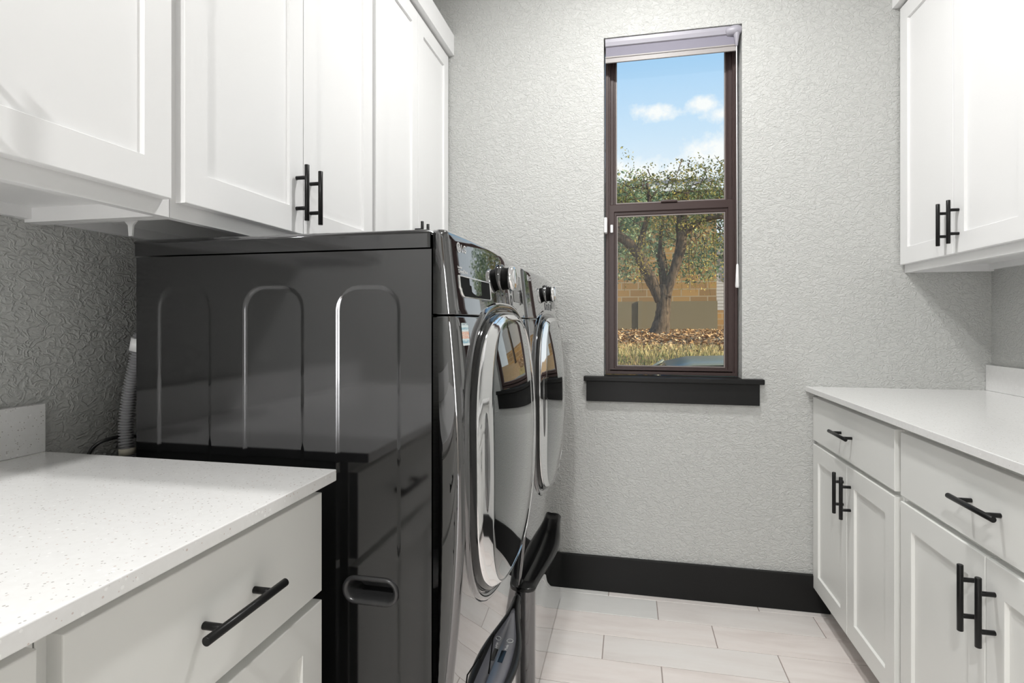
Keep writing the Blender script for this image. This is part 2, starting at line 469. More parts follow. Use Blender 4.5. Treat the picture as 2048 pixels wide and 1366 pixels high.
def sensor(name, x0, x1, y0, y1, z0, z1, label):
    bm = nbm(); box(bm, x0, x1, y0, y1, z0, z1, .003); o = part(name, bm, M_whitepl); tag(o, label, 'sensor'); return o
sensor('window_sensor', -.1118, -.098, 2.452, 2.492, 1.570, 1.638, 'larger white window alarm sensor on the wall edge left of the sash')
sensor('sensor_magnet', -.086, -.074, FY - .006, FY + .006, 1.578, 1.614, 'small white sensor magnet stuck on the brown lower sash')

# ------------------------------------------------------------------ cabinets
def shaker(bm, axis, face, y0, y1, z0, z1, thick=.020, stile=.058, rail=.064, depth=.008):
    """door or drawer front standing in a plane X = face, looking towards axis (+1 / -1)"""
    s = axis; xb = face - s * thick
    e = .0016
    def L(x, i, j): return [(x, y0 + i, z0 + j), (x, y1 - i, z0 + j), (x, y1 - i, z1 - j), (x, y0 + i, z1 - j)]
    loops = [L(xb, 0, 0), L(face - s * e, 0, 0), L(face - s * e * .3, e * .3, e * .3), L(face, e, e)]
    if stile:
        loops += [L(face, stile, rail), L(face - s * .0012, stile + .0008, rail + .0008), L(face - s * depth, stile + .0022, rail + .0022)]
    rs = loft(bm, loops, smooth=False)
    bm.faces.new(rs[0]); bm.faces.new(rs[-1])

def pull(axis, face, p0, vertical, spacing, length, parent):
    """black bar pull; p0 = (y, z) of its centre"""
    s = axis; y, z = p0
    bm = nbm(); bx = face + s * .0295
    if vertical:
        rod(bm, (bx, y, z - length / 2), (bx, y, z + length / 2), .006)
        for q in (-1, 1): rod(bm, (face - s * .001, y, z + q * spacing / 2), (bx, y, z + q * spacing / 2), .0050, 12)
    else:
        rod(bm, (bx, y - length / 2, z), (bx, y + length / 2, z), .006)
        for q in (-1, 1): rod(bm, (face - s * .001, y + q * spacing / 2, z), (bx, y + q * spacing / 2, z), .0050, 12)
    return part('handle', bm, M_blackmetal, parent)

def wall_cabinet(axis, face, back, y0, y1, split, label, group, handles=True, dm=(.014, .014)):
    s = axis
    fx = face - s * .020    # face frame plane
    root = thing('wall_cabinet', ((fx + back) / 2, (y0 + y1) / 2, 1.37), label, 'cabinet', group)
    X = lambda a, b: (min(a, b), max(a, b))
    bm = nbm(); tk = .016
    xa, xb = X(fx - s * .019, back)
    box(bm, xa, xb, y0 + .0006, y0 + tk, 1.37, 2.415); box(bm, xa, xb, y1 - tk, y1 - .0006, 1.37, 2.415)
    box(bm, xa, xb, y0 + tk, y1 - tk, 1.398, 1.414); box(bm, xa, xb, y0 + tk, y1 - tk, 2.40, 2.415)
    a, b_ = X(back + s * .012, back); box(bm, a, b_, y0 + tk, y1 - tk, 1.414, 2.40)
    part('body', bm, M_cab, root)
    bm = nbm(); a, b_ = X(back, back + s * .018)
    box(bm, a, b_, y0 + tk, y1 - tk, 1.376, 1.398)
    part('hanging_rail', bm, M_cab, root)
    # face frame
    bm = nbm(); a, b_ = X(fx, fx - s * .019)
    box(bm, a, b_, y0 + .0006, y0 + .035, 1.37, 2.415); box(bm, a, b_, y1 - .035, y1 - .0006, 1.37, 2.415)
    box(bm, a, b_, y0 + .035, y1 - .035, 1.37, 1.408); box(bm, a, b_, y0 + .035, y1 - .035, 2.395, 2.415)
    part('face_frame', bm, M_cab, root)
    for (a, b_, hy) in ((y0 + dm[0], split - .0015, split - .031), (split + .0015, y1 - dm[1], split + .031)):
        bm = nbm(); shaker(bm, s, face, a, b_, 1.400, 2.408)
        dr = part('door', bm, M_cab, root)
        pull(s, face, (hy, 1.500), True, .077, .141, dr)
    return root

UL = 'upper cabinets on the left wall'; UR = 'upper cabinets on the right wall'
wall_cabinet(1, -.8243, XL + .0005, .10, .872, .487, 'white shaker upper cabinet over the left speckled counter, nearest the camera', UL, dm=(.014, .015))
wall_cabinet(1, -.8243, XL + .0005, .8725, 1.676, 1.2745, 'white shaker upper cabinet above the near washer with two fully visible handles', UL, dm=(.0145, .013))
wall_cabinet(1, -.8243, XL + .0005, 1.6765, YB - .001, 2.060, 'white shaker upper cabinet left of the window wall with handle tips above the dryer', UL, dm=(.014, .012))
wall_cabinet(-1, 1.0395, XR - .0005, 1.69, YB - .001, 2.070, 'white shaker upper cabinet on the right beside the window wall', UR, dm=(.014, .010))

bm = nbm(); loft(bm, [[(-1.0 + q * w_, .935, z_) for q, w_ in ((-1, w), (1, w))] + [(-1.0 + q * w_, .939, z_) for q, w_ in ((1, w), (-1, w))] for z_, w in ((1.398, .016), (1.380, .014), (1.372, .006), (1.350, .004))], caps=(True, True), smooth=False)
tag(part('bracket', bm, M_cab), 'small white bracket hanging under the upper cabinet behind the washer', 'bracket')
# crown boards above the upper cabinets
bm = nbm(); box(bm, -.865, -.800, .10, YB, 2.416, 2.512, .0015); struct('trim_2', bm, M_cab)
bm = nbm(); box(bm, 1.016, 1.08, 1.69, YB, 2.416, 2.512, .0015); struct('trim_3', bm, M_cab)

def base_cabinet(axis, face, back, y0, y1, drawer, doors, label, group, handle_y=None):
    s = axis; fx = face - s * .020
    X = lambda a, b: (min(a, b), max(a, b))
    root = thing('base_cabinet', ((fx + back) / 2, (y0 + y1) / 2, 0), label, 'cabinet', group)
    bm = nbm(); tk = .016
    xa, xb = X(fx - s * .019, back)
    for a, b_ in ((y0 + .0006, y0 + tk), (y1 - tk, y1 - .0006)):
        box(bm, xa, xb, a, b_, .095, .893)
        q0, q1 = X(fx - s * .075, back); box(bm, q0, q1, a, b_, .0, .095)
    box(bm, xa, xb, y0 + tk, y1 - tk, .095, .112); box(bm, xa, xb, y0 + tk, y1 - tk, .86, .876)
    a, b_ = X(back, back + s * .01); box(bm, a, b_, y0 + tk, y1 - tk, .1, .87)
    part('body', bm, M_base, root)
    bm = nbm(); a, b_ = X(fx, fx - s * .019)
    box(bm, a, b_, y0 + .0006, y0 + .035, .095, .893); box(bm, a, b_, y1 - .035, y1 - .0006, .095, .893)
    for z0, z1 in ((.095, .135), (.670, .705), (.862, .893)): box(bm, a, b_, y0 + .035, y1 - .035, z0, z1)
    part('face_frame', bm, M_base, root)
    bm = nbm(); a, b_ = X(fx - s * .075, fx - s * .087); box(bm, a, b_, y0 + tk, y1 - tk, 0.0, .095)
    part('toe_kick', bm, M_toe, root)
    d0, d1 = drawer
    bm = nbm(); shaker(bm, s, face, d0, d1, .700, .873, stile=0)
    dr = part('drawer', bm, M_base, root)
    pull(s, face, ((d0 + d1) / 2, .786), False, .096, .158, dr)
    for (a, b_, hy) in doors:
        bm = nbm(); shaker(bm, s, face, a, b_, .102, .684)
        dd = part('door', bm, M_base, root)
        pull(s, face, (hy, .580), True, .078, .143, dd)
    return root

LB = 'base cabinets on the left'; RB = 'base cabinets on the right'
base_cabinet(1, -.531, XL + .0005, .4125, .8805, (.424, .877), ((.424, .877, .455),), 'pale grey base cabinet beside the washer with a black drawer pull', LB)
base_cabinet(1, -.531, XL + .0005, -.30, .412, (-.289, .401), ((-.289, .0545, .0255), (.0575, .401, .0875)), 'pale grey base cabinet at the bottom left corner, nearer than the drawer beside the washer', LB)
base_cabinet(-1, .7259, XR - .0005, 1.7155, YB - .001, (1.732, 2.433), ((1.732, 2.0765, 2.046), (2.0795, 2.433, 2.110)), 'pale grey base cabinet on the right touching the window wall', RB)
base_cabinet(-1, .7259, XR - .0005, .955, 1.715, (.961, 1.697), ((.961, 1.3275, 1.298), (1.3305, 1.697, 1.361)), 'pale grey base cabinet at the right edge with the larger looking drawer pull', RB)

# light shoe moulding along the right toe kick
bm = nbm(); box(bm, .800, .8205, .96, YB - .02, 0, .018, .004); struct('baseboard_right', bm, M_toe)

# countertops and backsplashes
def slab(name, x0, x1, y0, y1, z0, z1, label, cat):
    bm = nbm(); box(bm, x0, x1, y0, y1, z0, z1, .0014); o = part(name, bm, M_quartz); tag(o, label, cat); return o
slab('countertop', XL + .001, -.5057, -.31, .882, .894, .914, 'white speckled quartz countertop on the left beside the washer', 'countertop')
slab('countertop', .7009, XR - .001, .94, YB - .001, .894, .914, 'white speckled quartz countertop on the right under the upper cabinet', 'countertop')
slab('backsplash', XL + .001, XL + .020, -.31, .882, .9142, 1.010, 'short white speckled quartz backsplash on the left wall', 'backsplash')
slab('backsplash', XR - .020, XR - .001, .94, YB - .001, .9142, 1.012, 'short white speckled quartz backsplash on the right wall', 'backsplash')

# ------------------------------------------------------------------ laundry machines
ZK = [.36, .533, .66, .86, 1.0, 1.184, 1.338]; XK = [-.330, -.314, -.2965, -.2915, -.293, -.307, -.323]
PC = np.polyfit(ZK, XK, 4)
HW = .343
def xs(dy, z):
    return float(np.polyval(PC, z)) + .015 * (1 - (dy / HW) ** 2)

def section(yc, z, inset=0.0, drop=0.0, xb=-.3475):
    """plan section of the bowed front cover at height z"""
    pts = [(xb, yc - HW + inset, z)]
    r = .012; n = 8
    x_e = xs(HW - r, z) - inset
    for k in range(n + 1):
        a = k / n * PI / 2
        pts.append((x_e - r + r * math.sin(a) - drop, yc - HW + inset + r - r * math.cos(a), z))
    m = 40
    for k in range(1, m):
        dy = -(HW - r - inset) + 2 * (HW - r - inset) * k / m
        pts.append((xs(dy, z) - inset - drop, yc + dy, z))
    for k in range(n + 1):
        a = k / n * PI / 2
        pts.append((x_e - r + r * math.cos(a) - drop, yc + HW - inset - r + r * math.sin(a), z))
    pts.append((xb, yc + HW - inset, z))
    return pts

def cover(bm, yc, z0, z1, top_round, bot_round=.002, n=30):
    loops = []
    def ring(z, ins): loops.append(section(yc, z, ins))
    k = 5
    for i in range(k + 1):
        a = i / k * PI / 2
        ring(z0 + bot_round * (1 - math.cos(a)) , bot_round * (1 - math.sin(a)))
    for i in range(1, n): ring(z0 + bot_round + (z1 - top_round - z0 - bot_round) * i / n, 0)
    for i in range(k + 1):
        a = i / k * PI / 2
        ring(z1 - top_round + top_round * math.sin(a), top_round * (1 - math.cos(a)))
    rs = loft(bm, loops, closed=False)
    bm.faces.new(rs[0][::-1]); bm.faces.new(rs[-1])
    bm.faces.new([r[0] for r in rs] + [r[-1] for r in rs][::-1])

def sup(th, ry, rz, p):
    c_, s_ = math.cos(th), math.sin(th)
    return (ry * math.copysign(abs(c_) ** (2 / p), c_), rz * math.copysign(abs(s_) ** (2 / p), s_))

def door_loop(yc, zc, ry, rz, p, d, n=96, flat=0.0):
    out = []
    for k in range(n):
        a, b_ = sup(2 * PI * (k + .5) / n, ry, rz, p)
        out.append((xs(a, zc + b_) + d, yc + a, zc + b_))
    return out

def rrect(x0, x1, z0, z1, r, seg=6, open_bottom=False):
    pts = []
    cs = [(x1 - r, z1 - r, 0), (x0 + r, z1 - r, 1), (x0 + r, z0 + r, 2), (x1 - r, z0 + r, 3)]
    for cx_, cz_, q in cs:
        for k in range(seg + 1):
            a = (q + k / seg) * PI / 2
            pts.append((cx_ + r * math.cos(a), cz_ + r * math.sin(a)))
    return pts

def side_panel(bm, ys, out, x0, x1, z0, z1, ribs, holes):
    """pressed side sheet lying in Y = ys; out = -1 when it faces -Y. Pressings sink by 3 mm."""
    def loopv(pts, y): return [bm.verts.new((x, y, z)) for x, z in pts]
    def edges(vs): return [bm.edges.new((vs[i], vs[(i + 1) % len(vs)])) for i in range(len(vs))]
    dpt = .0026
    outer = loopv([(x0, z0), (x1, z0), (x1, z1), (x0, z1)], ys)
    fill = edges(outer)
    for i, (a, b_, c_, d_, r) in enumerate(ribs):
        o = rrect(a, b_, c_, d_, r); w = .0085
        inn = rrect(a + w, b_ - w, c_ + w, d_ - w, r - w * .6)
        mid = rrect(a + w * .5, b_ - w * .5, c_ + w * .5, d_ - w * .5, r - w * .3)
        lo, lm, li = loopv(o, ys), loopv(mid, ys - out * dpt * .5), loopv(inn, ys - out * dpt)
        fill += edges(lo)
        for A, B in ((lo, lm), (lm, li)):
            n = len(A)
            for q in range(n): bm.faces.new((A[q], A[(q + 1) % n], B[(q + 1) % n], B[q])).smooth = True
        hs = [h for h in holes if h[0] == i]
        ei = [bm.edges.get((li[q], li[(q + 1) % len(li)])) for q in range(len(li))]
        for h in hs:
            ei += edges(loopv(rrect(*h[1:]), ys - out * dpt))
        bmesh.ops.triangle_fill(bm, use_beauty=True, use_dissolve=False, edges=ei)
    bmesh.ops.triangle_fill(bm, use_beauty=True, use_dissolve=False, edges=fill)
    bmesh.ops.remove_doubles(bm, verts=bm.verts, dist=1e-6)

def grip(root, ys, out, x0, x1, z0, z1):
    """recessed carry grip"""
    r = (z1 - z0) / 2; y = ys - out * .0026
    bm = nbm()
    def lp(i_, yy): return [(x, yy, z) for x, z in rrect(x0 + i_, x1 - i_, z0 + i_, z1 - i_, r - i_ - .0005, 8)]
    loft(bm, [lp(-.0045, y), lp(-.004, y + out * .0025), lp(-.001, y + out * .0045), lp(.002, y + out * .0035), lp(.0055, y), lp(.007, y - out * .016), lp(.009, y - out * .045)])
    bm.faces.new([bm.verts.new(p) for p in lp(.009, y - out * .045)])
    part('carry_grip', bm, M_grip, root)

ZM = .362   # underside of the machines = top of the pedestals
XBK = -.990
def machine(yc, kind, label):
    root = thing('washing_machine' if kind == 'washer' else 'clothes_dryer', (-.66, yc, ZM), label, 'washing machine' if kind == 'washer' else 'dryer')
    ya, yb = yc - HW, yc + HW
    # body
    bm = nbm()
    ribs = [(-.940, -.812, ZM + .02, 1.247, .045), (-.741, -.607, ZM + .02, 1.245, .045), (-.542, -.410, ZM + .02, 1.243, .045)]
    hole = (2, -.523, -.420, .652, .696, .0215, 8)
    side_panel(bm, ya, -1, XBK, -.3505, ZM, 1.306, ribs, [hole])
    side_panel(bm, yb, 1, XBK, -.3505, ZM, 1.306, ribs, [hole])
    for q in ([(XBK, ya), (XBK, yb)], [(-.3505, ya), (-.3505, yb)]):
        bm.faces.new([bm.verts.new(v) for v in ((q[0][0], q[0][1], ZM), (q[1][0], q[1][1], ZM), (q[1][0], q[1][1], 1.306), (q[0][0], q[0][1], 1.306))])
    for z in (ZM, 1.306):
        bm.faces.new([bm.verts.new(v) for v in ((XBK, ya, z), (-.3505, ya, z), (-.3505, yb, z), (XBK, yb, z))])
    bmesh.ops.remove_doubles(bm, verts=bm.verts, dist=1e-5)
    part('body', bm, M_side, root)
    grip(root, ya, -1, *hole[1:5]); grip(root, yb, 1, *hole[1:5])
    # lid
    bm = nbm(); box(bm, XBK - .004, -.3515, ya - .0035, yb + .0035, 1.3085, 1.3425)
    es = [e for e in bm.edges if (e.verts[0].co.z > 1.33 and e.verts[1].co.z > 1.33)]
    bmesh.ops.bevel(bm, geom=es, offset=.009, segments=5, profile=.5, affect='EDGES')
    es = [e for e in bm.edges if abs(e.verts[0].co.z - e.verts[1].co.z) > .015]
    bmesh.ops.bevel(bm, geom=es, offset=.006, segments=3, profile=.5, affect='EDGES')
    for f in bm.faces: f.smooth = True
    for e in bm.edges:
        if e.verts[0].co.z < 1.309 and e.verts[1].co.z < 1.309: e.smooth = False
    o = part('lid', bm, M_side, root)
    md = o.modifiers.new('wn', 'WEIGHTED_NORMAL'); md.keep_sharp = True
    # front cover: lower panel and control panel
    bm = nbm(); cover(bm, yc, ZM + .001, 1.1845, .0022); part('front_panel', bm, M_front, root)
    bm = nbm()
    cover(bm, yc, 1.1868, 1.3425, .010, n=16)
    cp = part('control_panel', bm, M_front, root)
    # raised surround of the door
    ZC, RY, RZ, P = .896, .322, .305, 2.75
    bm = nbm()
    loft(bm, [door_loop(yc, ZC, RY * s, RZ * s + k, P, d) for s, k, d in ((1.045, .006, -.002), (1.038, .006, .0045), (1.025, .004, .0065), (1.008, .001, .0045), (1.0, 0, -.004))])
    part('door_surround', bm, M_front, root)
    dr_bm = nbm()
    loft(dr_bm, [door_loop(yc, ZC, RY * s, RZ * s, P, d) for s, d in ((1.0, -.004), (.998, .006), (.985, .012), (.970, .0135))])
    door = part('door', dr_bm, M_gloss, root)
    IY, IZ, IP, IZC = .238, .289, 3.0, .890
    ring = []
    for tt, d in ((0, .0135), (.015, .0150), (.05, .0160), (.3, .0180), (.6, .0203), (.88, .0226), (.95, .0228), (.985, .0222), (1, .0205)):
        A = door_loop(yc, ZC, RY * .970, RZ * .970, P, d); B = door_loop(yc, IZC, IY, IZ, IP, d)
        ring.append([tuple(a * (1 - tt) + b_ * tt for a, b_ in zip(u, v)) for u, v in zip(A, B)])
    bm = nbm(); loft(bm, ring); part('door_ring', bm, M_chrome, door, label='chrome door ring')
    bm = nbm()
    loops = []
    for s in (1, .995, .985, .96, .92, .86, .78, .68, .56, .42, .28, .14, .03):
        d = .0203 + .0008 * min(1, (1 - s) / .015) + .013 * (1 - s * s)
        loops.append(door_loop(yc, IZC, IY * s, IZ * s, IP * s + 2 * (1 - s), d))
    rs = loft(bm, loops); bm.faces.new(rs[-1])
    part('door_glass', bm, M_doorglass, door, label='dark tinted door glass')
    # grip pocket in the ring, on the side that opens
    sgn = -1
    bm = nbm()
    ylo = yc + sgn * .268
    lp = []
    for s, d in ((1, .0150), (.9, .0205), (.7, .0220), (.35, .0212), (.05, .0208)):
        lp.append([(xs(ylo - yc, z_) + d, y_, z_) for y_, z_ in [(ylo + .012 * s * math.cos(a), .905 + (.105 * s * math.sin(a)) * (1 if s > .9 else 1)) for a in [2 * PI * k / 40 for k in range(40)]]])
    rs = loft(bm, lp); bm.faces.new(rs[-1]); part('door_handle', bm, M_darkchrome, door, label='slim dark grip on the door ring')
    # knob
    zk = 1.278
    kb = xs(0, zk)
    def kloop(x, r, n=40): return [(x, yc + r * math.cos(a), zk + r * math.sin(a)) for a in [2 * PI * k / n for k in range(n)]]
    bm = nbm(); rs = loft(bm, [kloop(kb - .002, .034), kloop(kb + .004, .034), kloop(kb + .0055, .0325), kloop(kb + .0055, .026), kloop(kb + .003, .024)])
    kn = part('knob', bm, M_darkchrome, root)
    bm = nbm(); loft(bm, [kloop(kb + .002, .0285), kloop(kb + .008, .0262), kloop(kb + .016, .0255), kloop(kb + .021, .027)]); part('knob_neck', bm, M_void, kn, label='black neck of the knob')
    bm = nbm(); rs = loft(bm, [kloop(kb + .0205, .0265), kloop(kb + .022, .029), kloop(kb + .024, .0298), kloop(kb + .029, .0295), kloop(kb + .034, .0272), kloop(kb + .036, .022), kloop(kb + .0375, .010), kloop(kb + .0377, .001)]); part('knob_cap', bm, M_chrome, kn, label='chrome cap of the knob')
    # round touch buttons under and beside the knob
    for dy, z in ((-.045, 1.232), (.0, 1.228), (.045, 1.232), (.10, 1.300), (.10, 1.262), (.10, 1.230)):
        bm = nbm(); xx = xs(dy, z)
        def rl(r, dx): return [(xs(dy + r * math.cos(a), z + r * 1.15 * math.sin(a)) + dx, yc + dy + r * math.cos(a), z + r * 1.15 * math.sin(a)) for a in [2 * PI * k / 28 for k in range(28)]]
        rs = loft(bm, [rl(.0125, -.0005), rl(.0118, .0012), rl(.0105, .0012), rl(.0098, .0002), rl(.004, .0002), rl(.0005, .0002)])
        part('button', bm, M_darkchrome, root)
    # display
    bm = nbm(); n = 10
    def dl(x_off, i_):
        pts = []
        for k in range(n + 1):
            dy = .135 + i_ + (.16 - 2 * i_) * k / n; pts.append((xs(dy, 1.304 - i_) + x_off, yc + dy, 1.304 - i_))
        for k in range(n + 1):
            dy = .295 - i_ - (.16 - 2 * i_) * k / n; pts.append((xs(dy, 1.228 + i_) + x_off, yc + dy, 1.228 + i_))
        return pts
    rs = loft(bm, [dl(-.001, 0), dl(.0008, 0), dl(.0008, .002)]); 
    a = rs[-1]; m2 = n + 1
    for k in range(n): bm.faces.new((a[k], a[k + 1], a[2 * m2 - 2 - k], a[2 * m2 - 1 - k]))
    part('display', bm, M_gloss, root)
    # maker's mark
    for_w = kind == 'washer'
    dy0 = -.295
    xq = xs(dy0 + .02, 1.314) + .0009
    slope = -math.atan2(xs(-.25, 1.32) - xs(-.295, 1.32), .045)
    tilt = math.atan2(xs(-.28, 1.305) - xs(-.28, 1.325), .02)
    def on_panel(me_o, y_anchor, z_anchor):
        """drape a flat print onto the bowed panel"""
        for v in me_o.data.vertices:
            dx = v.co.x
            v.co.x = xs(v.co.y - yc, v.co.z) + .0006 + (dx if abs(dx) < .01 else 0)
    def disc(r0, r1, y, z, name, m, a0=0, a1=2 * PI, n=36, dx=0.0, par=None):
        bm = nbm(); closed = abs(a1 - a0 - 2 * PI) < 1e-6
        ang = [a0 + (a1 - a0) * k / (n if closed else n - 1) for k in range(n)]
        loft(bm, [[(dx, y + r * math.cos(a), z + r * math.sin(a)) for a in ang] for r in (max(r0, 1e-4), r1)], closed=closed, smooth=False)
        o = part(name, bm, m, par or root)
        on_panel(o, y, z); return o
    ly, lz = yc - .2905, 1.3145
    logo = disc(0, .0098, ly, lz, 'logo', M_white)
    disc(.0060, .0073, ly, lz, 'logo_ring', M_side, .35, 1.75 * PI + .3, dx=.0003, par=logo)
    disc(0, .0011, ly - .0025, lz + .003, 'logo_eye', M_side, dx=.0003, n=12, par=logo)
    bm = nbm()
    for a, b_, c_, d_ in ((-.0004, .0006, -.0035, .0040), (-.0004, .0032, -.0035, -.0026), (.0020, .0060, -.0005, .0005)):
        vs = [bm.verts.new((.0003, ly + p, lz + q)) for p, q in ((a, c_), (b_, c_), (b_, d_), (a, d_))]; bm.faces.new(vs)
    o = part('logo_letter', bm, M_side, logo); on_panel(o, 0, 0)
    def print_text(name, s, size, y, z, off=0.0):
        o = text(name, s, size, (0, y, z), M_white, root, extrude=0, offset=off)
        on_panel(o, y, z); return o
    print_text('lettering', 'LG', .0205, yc - .2775, 1.3075, .0004)
    if for_w:
        print_text('lettering', 'Inverter', .0066, yc - .3055, 1.2745, .00015)
        print_text('lettering', 'DirectDrive', .0098, yc - .3035, 1.2660, .0002)
        # detergent drawer pull: bright lip round a flat black face painted as recess shade
        def pocket(i_, d):
            pts = []
            z0, z1 = 1.2225 + i_, 1.2590 - i_; y0, y1 = -.302 + i_, -.118 - i_ * .8
            prof = [(y0, z1), (y1, z1)]
            for k in range(5):
                a = -k / 4 * PI / 2; prof.append((y1 - .006 + .006 * math.cos(a), z0 + .006 + .006 * math.sin(a)))
            for k in range(9):
                a = -PI / 2 - k / 8 * PI / 2; prof.append((y0 + .020 + .016 * math.cos(a) + .004 * (0 if k < 8 else -1), z0 + .018 + .018 * math.sin(a)))
            return [(xs(a, b_) + d, yc + a, b_) for a, b_ in prof]
        bm = nbm(); loft(bm, [pocket(-.0026, -.0005), pocket(-.0022, .0022), pocket(-.0008, .0026), pocket(.0002, .0006)])
        dp = part('detergent_drawer', bm, M_chrome, root, label='bright lip of the detergent drawer pocket')
        bm = nbm(); loft(bm, [pocket(-.0006, .0008), pocket(.0006, .0008)]); bm.faces.new([bm.verts.new(p) for p in pocket(.0, .0009)])
        part('pocket', bm, M_void, dp, label='flat black face painted as the shade in the detergent drawer pocket')
        # sticker
        bm = nbm(); y0, y1, z0, z1 = -.3155, -.281, 1.130, 1.172
        pts = rrect(y0, y1, z0, z1, .002, 4); n = len(pts)
        f = bm.faces.new([bm.verts.new((xs(a, b_) + .0008, yc + a, b_)) for a, b_ in pts])
        part('sticker', bm, M_sticker, root, label='small blue and orange sticker')
        # drain filter hatch: thin seam lines and a black slot
        bm = nbm()
        for A, B in (((-.059, .462), (-.252, .484)), ((-.252, .484), (-.262, .372)), ((-.059, .462), (-.069, .372))):
            pts = [(xs(A[0] + (B[0] - A[0]) * k / 12, A[1] + (B[1] - A[1]) * k / 12) + .0002, yc + A[0] + (B[0] - A[0]) * k / 12, A[1] + (B[1] - A[1]) * k / 12) for k in range(13)]
            tube(bm, pts, .0013, 6)
        ht = part('filter_hatch', bm, M_void, root, label='seam of the drain filter hatch')
        bm = nbm(); tube(bm, [(xs(q, .4665) + .0003, yc + q, .4700 - (q + .16) * .03) for q in (-.175, -.17, -.155, -.145, -.14)], [.001, .0034, .0040, .0034, .001], 10)
        part('hatch_slot', bm, M_void, ht, label='black finger slot')
    return root

YC1, YC2 = 1.283, 1.998
machine(YC1, 'washer', 'dark graphite front loading washer with a small sticker, standing beside the left countertop')
machine(YC2, 'dryer', 'dark graphite front loading dryer between the washer and the window wall')

def pedestal(yc, washer, label):
    root = thing('laundry_pedestal', (-.66, yc, 0), label, 'pedestal', 'pedestals under the laundry machines')
    ya, yb = yc - HW, yc + HW
    bm = nbm(); box(bm, XBK, -.352, ya, yb, .006, ZM - .002, .003); part('body', bm, M_side, root)
    for x in (XBK + .06, -.42):
        for y in (ya + .06, yb - .06):
            bm = nbm(); rod(bm, (x, y, 0), (x, y, .012), .022); part('foot', bm, M_satin, root)
    # front drawer: flat plan with rounded corners, top edge flares out in a bow
    def sec(z, x_f, r=.026, ins=0, xb=-.350):
        pts = [(xb, ya + ins, z)]
        for k in range(9):
            a = k / 8 * PI / 2; pts.append((x_f - r + r * math.sin(a), ya + ins + r - r * math.cos(a), z))
        for k in range(1, 30):
            pts.append((x_f, ya + ins + r + (2 * HW - 2 * r - 2 * ins) * k / 30, z))
        for k in range(9):
            a = k / 8 * PI / 2; pts.append((x_f - r + r * math.cos(a), yb - ins - r + r * math.sin(a), z))
        pts.append((xb, yb - ins, z)); return pts
    def flare(pts, z, amt):
        out = []
        for x, y, _ in pts:
            u = math.cos(min(1, abs(y - yc) / HW) * PI / 2) ** 2
            out.append((x + amt * u * (1 if x > -.33 else 0), y, z))
        return out
    bm = nbm(); loops = []
    xf, amp = (-.318, .056) if washer else (-.2865, .030)
    for z in (.010, .014): loops.append(sec(z, xf - .0035 + (z - .010) * .8))
    for k in range(20):
        z = .02 + (.345 - .02) * k / 19
        loops.append(flare(sec(z, xf), z, amp * max(0, (z - .20) / .145) ** 2))
    rs = loft(bm, loops, closed=False)
    bm.faces.new(rs[0][::-1])
    fr = part('drawer_front', bm, M_front, root)
    # black scoop handle along the top of the drawer
    bm = nbm()
    top = flare(sec(.345, xf), .345, amp)
    lip = [(x + (.002 if x > -.33 else 0), y, .352) for x, y, _ in top]
    lip2 = [(x - (.004 if x > -.33 else 0), y, .358) for x, y, _ in top]
    m1 = [(min(x - .012, -.298 + .024 * math.cos(min(1, abs(y - yc) / HW) * PI / 2) ** 2), y, .356) for x, y, _ in top]
    m2 = [(min(x - .02, -.312 + .020 * math.cos(min(1, abs(y - yc) / HW) * PI / 2) ** 2), y, .322 if abs(y - yc) < .27 else .350) for x, y, _ in top]
    m3 = [(min(x, -.336), y, .318 if abs(y - yc) < .26 else .350) for x, y, _ in top]
    m4 = [(min(x, -.347), y, .3605) for x, y, _ in top]
    loft(bm, [top, lip, lip2, m1, m2, m3, m4], closed=False)
    hd = part('drawer_handle', bm, M_satin, root, label='black scooped drawer handle')
    if washer:
        # sloping grey control strip in the scoop
        bm = nbm(); n = 24; A = []; B = []; Cc = []
        for k in range(n + 1):
            u = -1 + 2 * k / n; y = yc + u * .265; w = max(.02, math.sqrt(max(0, 1 - u * u)))
            A.append((-.337, y, .3590)); B.append((-.334 + .050 * w ** .8, y, .3530)); Cc.append((-.334 + .050 * w ** .8, y, .330))
        loft(bm, [A, B, Cc], closed=False)
        cs = part('control_strip', bm, M_greypanel, root, label='grey touch control strip')
        bm = nbm(); box(bm, -.318, -.300, yc + .002, yc + .050, .3545, .3562); part('display', bm, M_gloss, cs)
        bm = nbm(); tube(bm, [(-.301 + .008 * math.cos(a), yc + .095 + .008 * math.sin(a), .3555) for a in [2 * PI * k / 20 for k in range(21)]], .0007, 6); part('power_button', bm, M_white, cs)
        text('lettering', 'Mode', .010, (-.300, yc + .053, .3560), M_white, cs, extrude=0, rot=(0, 0, PI / 2 + .0))
    return root
pedestal(YC1, True, 'dark pedestal drawer with touch controls under the near washer')
pedestal(YC2, False, 'dark pedestal drawer with black scooped handle under the far dryer')

